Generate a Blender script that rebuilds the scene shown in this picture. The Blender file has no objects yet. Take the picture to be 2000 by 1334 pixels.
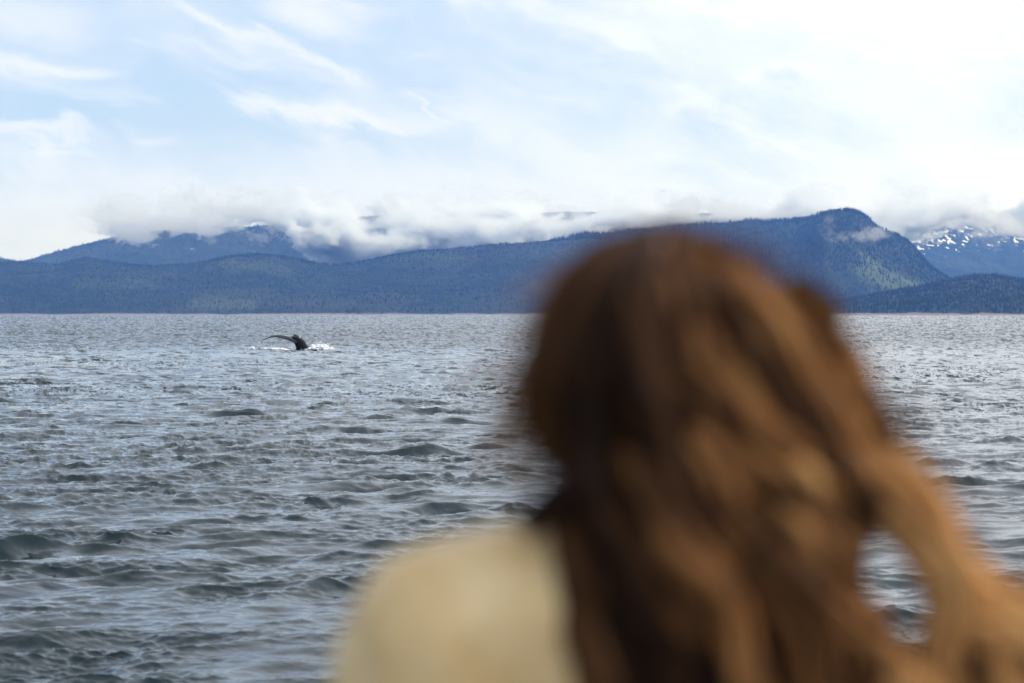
import bpy, bmesh, math, random
import numpy as np
from mathutils import Vector, Matrix, noise as mnoise

random.seed(7)
rng = np.random.default_rng(11)
scene = bpy.context.scene
col = scene.collection
R = math.radians

# ------------------------------------------------------------------ camera
FPX = 2000 * 85.0 / 36.0          # focal length in photo pixels (85 mm lens)
HY = 613.0                        # horizon row of the photo
CAMZ = 3.4                        # eye height above the water
cd = bpy.data.cameras.new("camera")
cam = bpy.data.objects.new("camera", cd)
col.objects.link(cam)
cd.sensor_width = 36.0
cd.lens = 85.0
cam.location = (0, 0, CAMZ)
PITCH = math.atan((667.0 - HY) / FPX)
cam.rotation_euler = (R(90) - PITCH, 0, 0)
cd.clip_start = 0.1
cd.clip_end = 60000
cd.dof.use_dof = True
cd.dof.focus_distance = 90.0
cd.dof.aperture_fstop = 2.9
scene.camera = cam

# ------------------------------------------------------------------ render settings
scene.render.engine = "CYCLES"
scene.cycles.use_denoising = True
scene.cycles.max_bounces = 20
scene.cycles.diffuse_bounces = 3
scene.cycles.glossy_bounces = 3
scene.cycles.transmission_bounces = 2
scene.cycles.volume_bounces = 14
scene.cycles.transparent_max_bounces = 8
scene.cycles.volume_max_steps = 256
scene.cycles.sample_clamp_indirect = 6.0
scene.view_settings.view_transform = "Standard"
scene.view_settings.look = "None"
scene.view_settings.gamma = 1.0
scene.view_settings.use_curve_mapping = False
scene.view_settings.exposure = 0.28

SUN_AZ, SUN_EL = R(96.0), R(38.0)      # azimuth clockwise from the view direction (+Y)
SUN_DIR = Vector((math.sin(SUN_AZ) * math.cos(SUN_EL), math.cos(SUN_AZ) * math.cos(SUN_EL), math.sin(SUN_EL)))


# ------------------------------------------------------------------ node helpers
class NT:
    def __init__(self, tree):
        self.t = tree

    def n(self, typ, **kw):
        nd = self.t.nodes.new(typ)
        for k, v in kw.items():
            setattr(nd, k, v)
        return nd

    def link(self, a, b):
        self.t.links.new(a, b)

    def put(self, sock, v):
        if isinstance(v, bpy.types.NodeSocket):
            self.t.links.new(v, sock)
        else:
            sock.default_value = v

    def m(self, op, a, b=0.0, c=0.0, clamp=False):
        nd = self.n("ShaderNodeMath", operation=op, use_clamp=clamp)
        self.put(nd.inputs[0], a)
        self.put(nd.inputs[1], b)
        self.put(nd.inputs[2], c)
        return nd.outputs[0]

    def mix(self, f, a, b):
        nd = self.n("ShaderNodeMix", data_type="RGBA")
        self.put(nd.inputs[0], f)
        self.put(nd.inputs[6], a)
        self.put(nd.inputs[7], b)
        return nd.outputs[2]

    def ramp(self, x, lo, hi, a=0.0, b=1.0):
        nd = self.n("ShaderNodeMapRange", interpolation_type="SMOOTHSTEP")
        self.put(nd.inputs[0], x)
        for i, v in zip((1, 2, 3, 4), (lo, hi, a, b)):
            self.put(nd.inputs[i], v)
        return nd.outputs[0]

    def xyz(self, x, y, z):
        nd = self.n("ShaderNodeCombineXYZ")
        self.put(nd.inputs[0], x); self.put(nd.inputs[1], y); self.put(nd.inputs[2], z)
        return nd.outputs[0]

    def sep(self, v):
        nd = self.n("ShaderNodeSeparateXYZ")
        self.put(nd.inputs[0], v)
        return nd.outputs

    def noise(self, v, scale=1.0, detail=4.0, rough=0.55, dist=0.0, lac=2.0):
        nd = self.n("ShaderNodeTexNoise")
        self.put(nd.inputs["Vector"], v)
        nd.inputs["Scale"].default_value = scale
        nd.inputs["Detail"].default_value = detail
        nd.inputs["Roughness"].default_value = rough
        nd.inputs["Lacunarity"].default_value = lac
        nd.inputs["Distortion"].default_value = dist
        return nd.outputs["Fac"]


# ------------------------------------------------------------------ sky (world)
world = bpy.data.worlds.new("World")
scene.world = world
world.use_nodes = True
world.node_tree.nodes.clear()
W = NT(world.node_tree)
SKY_STRENGTH = 0.1
sky = W.n("ShaderNodeTexSky", sky_type="NISHITA")
sky.sun_disc = False
sky.sun_elevation = SUN_EL
sky.sun_rotation = SUN_AZ
sky.altitude = 0.0
sky.air_density = 1.0
sky.dust_density = 0.6
sky.ozone_density = 1.0
geo = W.n("ShaderNodeTexCoord")
D = geo.outputs["Generated"]
dx, dy, dz = W.sep(D)[:3]
az = W.m("ARCTAN2", dx, dy)                    # 0 along the view, + to the right
el = W.m("ARCSINE", dz)
# cloud coordinates: the same units in which the sky was measured (1 unit = 1000 photo px of angle)
U = W.m("MULTIPLY", az, FPX / 1000.0)
V = W.m("MULTIPLY", el, FPX / 1000.0)
# thin veil, streaky noise tilted like the high cirrus (falling towards the right)
ct, st_ = math.cos(R(-17)), math.sin(R(-17))
ur = W.m("ADD", W.m("MULTIPLY", U, ct), W.m("MULTIPLY", V, st_))
vr = W.m("ADD", W.m("MULTIPLY", U, -st_), W.m("MULTIPLY", V, ct))
warp = W.noise(W.xyz(W.m("MULTIPLY", U, 1.0), W.m("MULTIPLY", V, 2.0), 3.1), 2.2, 3.0, 0.5)
vrw = W.m("ADD", vr, W.m("MULTIPLY", W.m("SUBTRACT", warp, 0.5), 0.16))
n1 = W.noise(W.xyz(W.m("MULTIPLY", ur, 1.3), W.m("MULTIPLY", vrw, 6.0), 0.0), 1.9, 7.0, 0.58)
n2 = W.noise(W.xyz(W.m("MULTIPLY", ur, 1.6), W.m("MULTIPLY", vrw, 3.2), 9.0), 2.4, 8.0, 0.62, 0.3)
n3 = W.noise(W.xyz(U, W.m("MULTIPLY", V, 1.6), 5.0), 1.6, 4.0, 0.5)


def streak(x0, y0, x1, y1, wdt, amp, soft=1.0):
    """a wisp of cirrus between two sky directions (given in photo pixels of angle)."""
    ax, ay = (x0 - 1000) / 1000.0, (HY - y0) / 1000.0
    bx, by = (x1 - 1000) / 1000.0, (HY - y1) / 1000.0
    L = math.hypot(bx - ax, by - ay)
    tx, ty = (bx - ax) / L, (by - ay) / L
    du = W.m("SUBTRACT", U, ax)
    dv = W.m("SUBTRACT", V, ay)
    al = W.m("ADD", W.m("MULTIPLY", du, tx), W.m("MULTIPLY", dv, ty))
    ac = W.m("ADD", W.m("MULTIPLY", du, -ty), W.m("MULTIPLY", dv, tx))
    ac = W.m("ADD", ac, W.m("MULTIPLY", W.m("SUBTRACT", n2, 0.5), 0.16 * soft))
    al = W.m("ADD", al, W.m("MULTIPLY", W.m("SUBTRACT", n1, 0.5), 0.12))
    e1 = W.ramp(al, -0.04, 0.07)
    e2 = W.ramp(al, L - 0.09, L + 0.05, 1.0, 0.0)
    q = W.m("DIVIDE", ac, wdt / 1000.0)
    g = W.m("EXPONENT", W.m("MULTIPLY", W.m("MULTIPLY", q, q), -1.0))
    return W.m("MULTIPLY", W.m("MULTIPLY", g, amp), W.m("MULTIPLY", e1, e2))


streaks = [
    (-40, 118, 235, 150, 17, 0.95), (-30, 262, 190, 272, 10, 1.0), (20, 275, 180, 308, 9, 0.8),
    (270, 272, 340, 288, 7, 0.8), (340, 5, 720, 165, 11, 0.75), (420, 70, 760, 210, 26, 0.35),
    (520, 0, 690, 60, 30, 0.8), (460, 212, 800, 262, 13, 1.0), (600, 225, 900, 250, 26, 0.55),
    (790, 185, 870, 240, 3.5, 0.7), (-60, 30, 200, 60, 36, 0.5), (880, 215, 1080, 260, 45, 0.5),
    (1290, 215, 1390, 185, 16, 0.5), (1050, 50, 1300, 90, 30, 0.55), (1160, 128, 1200, 114, 5, 0.5),
    (1430, 135, 1640, 150, 16, 0.5), (860, 0, 960, 12, 16, 0.5),
]
acc = None
for s in streaks:
    o = streak(*s)
    acc = o if acc is None else W.m("ADD", acc, o)
# broad brightening towards the veiled sun on the right, soft low cloud near the horizon
dotn = W.n("ShaderNodeVectorMath", operation="DOT_PRODUCT")
W.link(D, dotn.inputs[0])
dotn.inputs[1].default_value = SUN_DIR
sd = dotn.outputs["Value"]
right = W.ramp(sd, -0.14, 0.22)                       # 0 away from the sun .. 1 towards it
low = W.ramp(el, 0.030, 0.082, 1.0, 0.0)
veil = W.m("ADD", W.ramp(n1, 0.50, 0.76, 0.0, 0.6), W.ramp(n3, 0.45, 0.75, 0.0, 0.4))
veil = W.m("ADD", veil, W.m("MULTIPLY", right, 0.95))
veil = W.m("ADD", veil, W.m("MULTIPLY", low, 1.3))
veil = W.m("ADD", veil, W.ramp(el, 0.12, 0.5, 0.12, 0.05))
cover = W.m("ADD", W.m("MULTIPLY", veil, W.ramp(n2, 0.32, 0.66, 0.62, 1.38)), acc)
cover = W.m("SUBTRACT", 1.0, W.m("EXPONENT", W.m("MULTIPLY", cover, -1.25)))
glow = W.m("POWER", W.m("MAXIMUM", sd, 0.0), 3.0)
cl_l = W.m("ADD", 8.4, W.m("MULTIPLY", W.m("ADD", W.m("MULTIPLY", right, 1.9), glow), 1.0))
cl_l = W.m("MULTIPLY", cl_l, W.ramp(el, 0.02, 0.09, 0.97, 1.0))
cc = W.n("ShaderNodeVectorMath", operation="SCALE")
W.link(W.mix(W.ramp(el, 0.02, 0.16), (0.93, 1.02, 1.28, 1.0), (0.98, 1.0, 1.06, 1.0)), cc.inputs[0])
W.link(cl_l, cc.inputs["Scale"])
# the clear sky between the clouds is a milky blue
blue = W.mix(W.ramp(el, 0.10, 0.75, 0.78, 0.12), sky.outputs[0], (4.2, 6.2, 9.4, 1.0))
below = W.ramp(el, -0.01, 0.0)
mixed = W.mix(cover, blue, cc.outputs[0])
mixed = W.mix(below, (0.9, 1.0, 1.1, 1.0), mixed)
bg = W.n("ShaderNodeBackground")
bg.inputs["Strength"].default_value = SKY_STRENGTH
W.link(mixed, bg.inputs["Color"])
wo = W.n("ShaderNodeOutputWorld")
W.link(bg.outputs[0], wo.inputs["Surface"])
world.cycles.sampling_method = "MANUAL"
world.cycles.sample_map_resolution = 1024

# ------------------------------------------------------------------ sun (behind thin cloud)
sl = bpy.data.lights.new("sun", "SUN")
sl.energy = 2.4
sl.angle = R(6.0)
sl.color = (1.0, 0.93, 0.83)
so = bpy.data.objects.new("sun", sl)
so.rotation_euler = (-SUN_DIR).to_track_quat("-Z", "Y").to_euler()
so.location = (30, 10, 40)
col.objects.link(so)


# ------------------------------------------------------------------ general helpers
def material(name):
    m = bpy.data.materials.new(name)
    m.use_nodes = True
    m.node_tree.nodes.clear()
    return m, NT(m.node_tree)


def out(T, surf=None, vol=None):
    o = T.n("ShaderNodeOutputMaterial")
    if surf: T.link(surf, o.inputs["Surface"])
    if vol: T.link(vol, o.inputs["Volume"])


def principled(T, color, rough, **kw):
    p = T.n("ShaderNodeBsdfPrincipled")
    T.put(p.inputs["Base Color"], color)
    T.put(p.inputs["Roughness"], rough)
    for k, v in kw.items():
        T.put(p.inputs[k], v)
    return p


def np_mesh(name, verts, faces, mat, smooth=True, parent=None):
    """verts (n,3), faces (m,k) with constant k -> one linked mesh object."""
    me = bpy.data.meshes.new(name)
    verts = np.asarray(verts, dtype=np.float32)
    faces = np.asarray(faces, dtype=np.int32)
    k = faces.shape[1]
    me.vertices.add(len(verts))
    me.vertices.foreach_set("co", verts.ravel())
    me.loops.add(faces.size)
    me.loops.foreach_set("vertex_index", faces.ravel())
    me.polygons.add(len(faces))
    me.polygons.foreach_set("loop_start", np.arange(0, faces.size, k, dtype=np.int32))
    me.polygons.foreach_set("loop_total", np.full(len(faces), k, dtype=np.int32))
    me.update(calc_edges=True)
    me.polygons.foreach_set("use_smooth", np.full(len(faces), smooth))
    if mat: me.materials.append(mat)
    o = bpy.data.objects.new(name, me)
    col.objects.link(o)
    if parent: o.parent = parent
    return o


def grid_faces(nu, nv, wrap=False):
    """quads of a grid stored row by row: index = v*nu + u"""
    u = np.arange(nu if wrap else nu - 1)
    v = np.arange(nv - 1)
    uu, vv = np.meshgrid(u, v)
    a = (vv * nu + uu).ravel(); b = (vv * nu + (uu + 1) % nu).ravel()
    return np.stack([a, b, b + nu, a + nu], 1)


def attr(o, name, data, kind="FLOAT"):
    at = o.data.attributes.new(name, kind, "POINT")
    at.data.foreach_set("vector" if kind == "FLOAT_VECTOR" else "value", np.asarray(data, np.float32).ravel())


def _hash(ix, iy, seed):
    h = (ix.astype(np.int64) * 374761393 + iy.astype(np.int64) * 668265263 + seed * 1442695041) & 0xFFFFFFFF
    h = ((h ^ (h >> 13)) * 1274126177) & 0xFFFFFFFF
    return (h ^ (h >> 16)) & 0xFFFFFFFF


def pnoise(x, y, seed=0):
    xi, yi = np.floor(x), np.floor(y)
    fx, fy = x - xi, y - yi
    xi, yi = xi.astype(np.int64), yi.astype(np.int64)
    u, v = fx * fx * fx * (fx * (fx * 6 - 15) + 10), fy * fy * fy * (fy * (fy * 6 - 15) + 10)

    def g(ix, iy, dx, dy):
        a = _hash(ix, iy, seed) / 4294967296.0 * 2 * np.pi
        return np.cos(a) * dx + np.sin(a) * dy
    a = g(xi, yi, fx, fy); b = g(xi + 1, yi, fx - 1, fy)
    c = g(xi, yi + 1, fx, fy - 1); d = g(xi + 1, yi + 1, fx - 1, fy - 1)
    return (a + (b - a) * u) * (1 - v) + (c + (d - c) * u) * v


def fbm(x, y, octv=5, seed=0, gain=0.5, ridged=False):
    s = 0; a = 1.0; n = 0
    for i in range(octv):
        p = pnoise(x * 2 ** i + 17.3 * i, y * 2 ** i - 9.1 * i, seed + i) * 1.5
        s = s + a * ((1 - 2 * np.abs(p)) if ridged else p)
        n += a; a *= gain
    return s / n


# ------------------------------------------------------------------ sea
def sea_tile(N, L, kmin, kmax, Hs, lam_p, wind, spread, seed):
    r = np.random.default_rng(seed)
    k1 = np.fft.fftfreq(N, L / N) * 2 * np.pi
    kx, ky = np.meshgrid(k1, k1)
    k = np.hypot(kx, ky); k[0, 0] = 1e-6
    kp = 2 * np.pi / lam_p
    S = k ** -4.1 * np.exp(-1.0 * (kp / k) ** 2)
    S *= np.exp(-(k / 220.0) ** 2)
    c = (kx * wind[0] + ky * wind[1]) / k
    spread = np.clip(spread * (kp * 3 / np.maximum(k, kp)) ** 0.5, 2.0, 8.0)
    S *= np.where(c > 0, np.abs(c) ** spread, 0.12 * np.abs(c) ** spread) + 0.03
    full = S.copy()
    S = np.where((k >= kmin) & (k < kmax), S, 0)
    ph = r.normal(size=(N, N)) + 1j * r.normal(size=(N, N))
    dk = 2 * np.pi / L
    A = np.sqrt(S) * ph * dk
    f = lambda q: np.real(np.fft.ifft2(q)) * N * N
    return dict(L=L, N=N, h=f(A), x=f(1j * kx / k * A), y=f(1j * ky / k * A), sx=f(1j * kx * A), sy=f(1j * ky * A))


def samp(T, key, x, y):
    N = T["N"]
    fx = (x / T["L"] * N) % N; fy = (y / T["L"] * N) % N
    ix = np.floor(fx).astype(int); iy = np.floor(fy).astype(int)
    ax, ay = fx - ix, fy - iy
    ix %= N; iy %= N
    jx, jy = (ix + 1) % N, (iy + 1) % N
    g = T[key]
    return (g[iy, ix] * (1 - ax) + g[iy, jx] * ax) * (1 - ay) + (g[jy, ix] * (1 - ax) + g[jy, jx] * ax) * ay


WIND = np.array([0.26, -0.96]); WIND /= np.hypot(*WIND)       # waves run towards the boat and to the right
bands = [(640, 283.0, 0.0, 2.2), (640, 59.0, 2.2, 11.0), (640, 13.3, 11.0, 400.0)]
tiles = [sea_tile(N, L, a, b, 1, 3.0, WIND, 4.2, 100 + i) for i, (N, L, a, b) in enumerate(bands)]
SEA_AMP = 0.049 / math.sqrt(sum(T["h"].var() for T in tiles))
for T in tiles:
    for k in "h", "x", "y", "sx", "sy":
        T[k] = T[k] * SEA_AMP
print("slope rms per band", [round(float(np.sqrt((T["sx"] ** 2 + T["sy"] ** 2).mean())), 3) for T in tiles])
CHOP = 0.95


def sea_fields(x, y, chop=CHOP, far=None):
    h = 0; ox = 0; oy = 0; sx = 0; sy = 0
    # waves come in groups and the wind roughens the water in patches
    grp = np.clip(np.exp(2.6 * fbm(x / 4.6, y / 3.6, 3, 5)), 0.55, 1.75)
    pat = np.clip(np.exp(2.4 * fbm(x / 2.8, y / 2.4, 3, 15) + 2.2 * fbm(x / 19.0, y / 30.0, 2, 25)), 0.10, 3.2)
    for i, T in enumerate(tiles):
        g = (0.75, 0.25 + 0.75 * grp, 0.08 + 0.50 * pat * (0.5 + 0.5 * grp))[i]
        # rotate each tile by its own small angle so that nothing lines up
        a = (0.0, 0.21, -0.17)[i]
        c, s = math.cos(a), math.sin(a)
        xr, yr = c * x + s * y, -s * x + c * y
        hh, xx, yy, ssx, ssy = (samp(T, k, xr, yr) for k in ("h", "x", "y", "sx", "sy"))
        h = h + hh * g
        ox = ox + (c * xx - s * yy) * g; oy = oy + (s * xx + c * yy) * g
        if far is not None:      # ripples too fine to resolve far off become roughness instead
            g = g * (1, 1 - 0.35 * np.clip((far - 150) / 900, 0, 1), 1 - 0.6 * np.clip((far - 60) / 260, 0, 1))[i]
        sx = sx + (c * ssx - s * ssy) * g; sy = sy + (s * ssx + c * ssy) * g
    return h, ox * chop, oy * chop, sx, sy


def wave_height(x, y):
    return float(sea_fields(np.array([float(x)]), np.array([float(y)]))[0][0])


m_sea, T = material("sea_water")
wn = T.n("ShaderNodeAttribute", attribute_name="wave_normal")
pos = T.n("ShaderNodeNewGeometry").outputs["Position"]
fine = T.noise(pos, 9.0, 5.0, 0.6, 0.4)
bump = T.n("ShaderNodeBump")
bump.inputs["Strength"].default_value = 0.12
bump.inputs["Distance"].default_value = 0.02
T.link(fine, bump.inputs["Height"])
T.link(wn.outputs["Vector"], bump.inputs["Normal"])
ps = principled(T, (0.003, 0.015, 0.020, 1), T.ramp(T.n("ShaderNodeAttribute", attribute_name="ripple").outputs["Fac"], 0.0, 1.0, 0.04, 0.12), IOR=1.333)
T.link(bump.outputs[0], ps.inputs["Normal"])
out(T, ps.outputs[0])


def build_sea():
    # angular columns: dense across the view, coarse round the rest of the horizon
    fine_a = np.linspace(-0.232, 0.232, 1080)
    left = -0.232 - np.geomspace(0.0006, math.pi - 0.232, 70)[::1]
    right_ = 0.232 + np.geomspace(0.0006, math.pi - 0.232, 70)[:-1]
    a = np.concatenate([left[::-1], fine_a, right_])
    na = len(a)
    # rows: evenly spaced in the angle below the horizon, plus near and very far rings
    s = np.concatenate([np.geomspace(0.85, 0.162, 60)[:-1], np.linspace(0.162, 0.0009, 1010), np.geomspace(0.00085, CAMZ / 24000.0, 12)])
    d = CAMZ / s
    A_, D_ = np.meshgrid(a, d)
    x = np.sin(A_) * D_; y = np.cos(A_) * D_
    h, ox, oy, sx, sy = sea_fields(x, y, far=D_)
    fade = np.clip(1.3 - D_ / 9000.0, 0, 1)
    X = x + ox * fade; Y = y + oy * fade; Z = h * fade
    nv = len(d)
    P = np.stack([X, Y, Z], 2)
    # normals: true mesh normals close by, the spectrum's slopes far away (where rows skip whole waves)
    gu = np.zeros_like(P); gv = np.zeros_like(P)
    gu[:, 1:-1] = P[:, 2:] - P[:, :-2]; gu[:, 0] = P[:, 1] - P[:, 0]; gu[:, -1] = P[:, -1] - P[:, -2]
    gv[1:-1] = P[2:] - P[:-2]; gv[0] = P[1] - P[0]; gv[-1] = P[-1] - P[-2]
    n = np.cross(gu, gv); n[n[..., 2] < 0] *= -1
    n /= np.linalg.norm(n, axis=2, keepdims=True) + 1e-12
    # at a very low angle only the faces turned towards the boat stay visible between the crests
    rx, ry = np.sin(A_), np.cos(A_)
    sr = sx * rx + sy * ry; st = -sx * ry + sy * rx
    q = np.clip((D_ - 70) / 250.0, 0, 1)
    sr = sr * (1 - q) + (np.abs(sr) * 0.9 + 0.05) * q
    sx, sy = sr * rx - st * ry, sr * ry + st * rx
    m = np.stack([-sx, -sy, np.ones_like(sx)], 2)
    m /= np.linalg.norm(m, axis=2, keepdims=True)
    w = np.clip((D_ - 35) / 60.0, 0, 1)[..., None]
    n = n * (1 - w) + m * w
    n /= np.linalg.norm(n, axis=2, keepdims=True)
    F = grid_faces(na, nv, wrap=True)[:, ::-1]
    verts = P.reshape(-1, 3)
    # close the small disc under the boat
    o = np_mesh("sea", verts, F, m_sea, True)
    attr(o, "wave_normal", n.reshape(-1, 3), "FLOAT_VECTOR")
    attr(o, "ripple", np.clip((D_ - 60) / 300, 0, 1).ravel())
    o["kind"] = "structure"
    o["label"] = "choppy dark grey-blue sea reaching to the far shore"
    return o


build_sea()

# ------------------------------------------------------------------ hills
m_hill, T = material("forested_hill")
pos = T.n("ShaderNodeNewGeometry").outputs["Position"]
mead = T.n("ShaderNodeAttribute", attribute_name="meadow").outputs["Fac"]
snow = T.n("ShaderNodeAttribute", attribute_name="snow").outputs["Fac"]
sx_, sy_, sz_ = T.sep(pos)[:3]
nz = T.noise(T.xyz(sx_, sy_, T.m("MULTIPLY", sz_, 0.35)), 0.012, 6.0, 0.65)
nb = T.noise(pos, 0.0016, 4.0, 0.55)
cA = T.mix(T.ramp(nz, 0.35, 0.65), (0.008, 0.018, 0.016, 1), (0.026, 0.044, 0.028, 1))
cA = T.mix(T.ramp(nb, 0.42, 0.62, 0.0, 0.8), cA, (0.040, 0.050, 0.036, 1))
cB = T.mix(nz, (0.10, 0.15, 0.05, 1), (0.17, 0.20, 0.08, 1))
c = T.mix(T.m("MULTIPLY", mead, 1.0, clamp=True), cA, cB)
rock = T.mix(nz, (0.10, 0.09, 0.085, 1), (0.36, 0.30, 0.28, 1))
rk = T.m("ADD", sz_, T.m("MULTIPLY", T.m("SUBTRACT", nz, 0.5), 22.0))
c = T.mix(T.ramp(rk, 2.5, 6.5, 1.0, 0.0), c, rock)
c = T.mix(T.ramp(snow, 0.45, 0.55), c, (0.85, 0.87, 0.9, 1))
out(T, principled(T, c, 0.9, **{"Specular IOR Level": 0.1}).outputs[0])

m_tree, T = material("conifer")
tint = T.n("ShaderNodeAttribute", attribute_name="tint").outputs["Fac"]
c = T.mix(tint, (0.010, 0.020, 0.016, 1), (0.030, 0.048, 0.032, 1))
out(T, principled(T, c, 0.85, **{"Specular IOR Level": 0.15}).outputs[0])


def build_hill(name, label, prof, ds, dc, back, amp, seed, x0, x1, nu, nv, gpow=1.1, meadows=(), snowy=False,
               ntree=0, tree_h=(9, 17), tree_x=(-150, 2150), rid=1.0, dcf=None, noise_scale=1.0):
    px = np.linspace(x0, x1, nu)
    pts = np.array(prof, float)
    crest_py = np.interp(px, pts[:, 0], pts[:, 1])
    ker = np.hanning(9); ker /= ker.sum()
    crest_py = np.convolve(np.pad(crest_py, 4, mode="edge"), ker, "valid")
    tt = np.concatenate([np.linspace(0, 1, nv), 1 + np.linspace(0, 1, 16)[1:]])
    DC = np.full(nu, float(dc)) if dcf is None else dcf(px)
    slope = (px - 1000) / FPX

    def surface(s, t, DCs, Hs):
        d = ds + (DCs - ds) * np.minimum(t, 1) + back * np.maximum(t - 1, 0)
        x = s * d
        H = CAMZ + Hs * DCs
        g = np.clip(t, 0, 1) ** gpow
        q = np.clip(t, 0, 1)
        g = g * 0.75 + 0.25 * (q * q * (3 - 2 * q))
        sc = noise_scale
        w1 = fbm(x / 900 * sc, d / 2600 * sc, 3, seed + 50)
        r1 = fbm(x / 1000 * sc + w1 * 0.8, d / 3400 * sc + 3.1, 5, seed, ridged=True)
        r2 = fbm(x / 260 * sc + w1, d / 420 * sc, 5, seed + 9)
        env = np.sin(np.pi * np.clip(t, 0, 1)) ** 0.8
        z = H * g + env * amp * (rid * r1 * 0.8 + 0.35 * r2) + 6.0 * fbm(x / 45, d / 45, 3, seed + 3) * np.clip(t * 6, 0, 1)
        z = np.where(t > 1, z - (t - 1) * H * 0.6, z)
        z = np.where(t < 0.02, z - 2.0 + 3.5 * np.clip(t / 0.02, 0, 1), z + 1.5)
        # never stand above the crest line as seen from the boat
        lim = (H + 4) * d / DCs
        z = np.where(t < 1, np.minimum(z, lim), z)
        z = np.maximum(z, -2.0 + 3 * np.clip(t * 50, 0, 1))
        return x, d, z
    S, TT = np.meshgrid(slope, tt)
    DCs = np.broadcast_to(DC, S.shape)
    Hs = np.broadcast_to((HY - crest_py) / FPX, S.shape)
    X, Dd, Z = surface(S, TT, DCs, Hs)
    o = np_mesh(name, np.stack([X, Dd, Z], 2).reshape(-1, 3), grid_faces(nu, len(tt)), m_hill, True)
    PX = 1000 + FPX * X / Dd; PY = HY - FPX * (Z - CAMZ) / Dd
    mead = np.zeros_like(X)

    def meadow_at(PX, PY, X, Dd):
        mm = np.zeros_like(PX)
        for (pa, pb, wd, a) in meadows:
            (xa, ya), (xb, yb) = pa, pb
            L2 = (xb - xa) ** 2 + (yb - ya) ** 2
            t = np.clip(((PX - xa) * (xb - xa) + (PY - ya) * (yb - ya)) / max(L2, 1), 0, 1)
            dd = np.hypot(PX - xa - t * (xb - xa), (PY - ya - t * (yb - ya)))
            mm = np.maximum(mm, a * np.clip(1.6 - dd / wd + 0.9 * fbm(X / 120, Dd / 120, 4, seed + 77), 0, 1))
        return mm
    mead = meadow_at(PX, PY, X, Dd)
    attr(o, "meadow", mead)
    sn = np.zeros_like(X)
    if snowy:
        hi = (Z - 385) / 150.0
        n = fbm(X / 34 + Z / 60.0, Z / 30.0, 4, 400) + 0.25 * fbm(X / 400, Z / 300, 2, 401)
        sn = np.clip(0.5 + (n - 0.57 + 0.42 * np.clip(hi, -1.2, 0.9)) * 4, 0, 1)
    attr(o, "snow", sn)
    o["kind"] = "structure"
    o["label"] = label
    if ntree:
        k = ntree
        pxr = rng.uniform(tree_x[0], tree_x[1], k)
        tr = rng.uniform(0.0, 1.0, k) ** 0.9 * 1.03
        edge = rng.uniform(size=k) < 0.12
        tr[edge] = rng.uniform(0.97, 1.02, edge.sum())
        sl_ = (pxr - 1000) / FPX
        hs = (HY - np.interp(pxr, px, crest_py)) / FPX
        dcs = np.interp(pxr, px, DC)
        tx, ty, tz = surface(sl_, tr, dcs, hs)
        mv = meadow_at(1000 + FPX * tx / ty, HY - FPX * (tz - CAMZ) / ty, tx, ty)
        keep = (rng.uniform(size=k) > mv * 0.93) & (tz > 4.5)
        keep &= (fbm(tx / 200, ty / 200, 3, seed + 31) + rng.uniform(-0.5, 0.9, k) > -0.1)
        tx, ty, tz = tx[keep], ty[keep], tz[keep]
        k = len(tx)
        hgt = rng.uniform(*tree_h, k) * (0.75 + 0.5 * rng.uniform(size=k) ** 3)
        rad = hgt * rng.uniform(0.16, 0.26, k)
        sides = 4
        ang = rng.uniform(0, 6.28, k)[:, None] + np.arange(sides)[None, :] * (2 * np.pi / sides)
        low_ = np.stack([tx[:, None] + np.cos(ang) * rad[:, None], ty[:, None] + np.sin(ang) * rad[:, None],
                         np.broadcast_to((tz - 1.5)[:, None], ang.shape)], 2)
        tip = np.stack([tx, ty, tz + hgt], 1)[:, None, :]
        V_ = np.concatenate([low_, tip], 1).reshape(-1, 3)
        base = np.arange(k)[:, None] * (sides + 1)
        j = np.arange(sides)
        tri = np.stack([base + j, base + (j + 1) % sides, np.broadcast_to(base + sides, (k, sides))], 2).reshape(-1, 3)
        f = np_mesh("conifer_forest", V_, tri, m_tree, False)
        tn = np.clip(0.4 + 0.9 * fbm(tx / 420, ty / 420, 4, seed + 8) + 0.5 * fbm(tx / 1500, ty / 2500, 2, seed + 81) + rng.normal(0, 0.12, k), 0, 1)
        attr(f, "tint", np.repeat(tn, sides + 1))
        f["kind"] = "stuff"
        f["label"] = "dark conifer forest growing on the " + label.split(" hill")[0].split(" mountain")[0] + " slope"
        f["category"] = "forest"
    return o


build_hill("hill_near", "low dark wooded hill at the water's edge on the right", 
           [(1300, 612), (1450, 609), (1560, 602), (1640, 592), (1700, 580), (1760, 568), (1800, 562), (1850, 551), (1880, 543), (1910, 538),
            (1950, 540), (2000, 549), (2100, 560), (2400, 580), (2900, 600)],
           6000, 7800, 900, 26, 21, 1250, 2900, 700, 60, ntree=17000, tree_h=(7, 13), tree_x=(1400, 2200), gpow=0.8, rid=0.8)
build_hill("hill_middle", "long rounded forested foothills below the cloud",
           [(-900, 560), (-300, 530), (0, 514), (60, 516), (110, 520), (165, 505), (240, 517), (300, 522), (370, 518), (440, 503), (500, 497),
            (560, 503), (620, 517), (660, 520), (700, 514), (760, 500), (850, 490), (960, 480), (1080, 473), (1150, 466), (1250, 470), (1400, 520), (1600, 600)],
           8000, 10500, 1200, 62, 33, -900, 1700, 900, 110,
           meadows=(((440, 515), (560, 530), 9, 0.2), ((150, 555), (300, 552), 8, 0.16), ((380, 592), (490, 594), 9, 0.28), ((760, 505), (900, 500), 6, 0.15)),
           ntree=44000, tree_h=(6, 12), tree_x=(-300, 1600))
def dcb(px):
    return np.interp(px, [1000, 1380, 1560, 1610, 1700, 1760, 2200], [11500, 11500, 11400, 10550, 10450, 10700, 11000])
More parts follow.
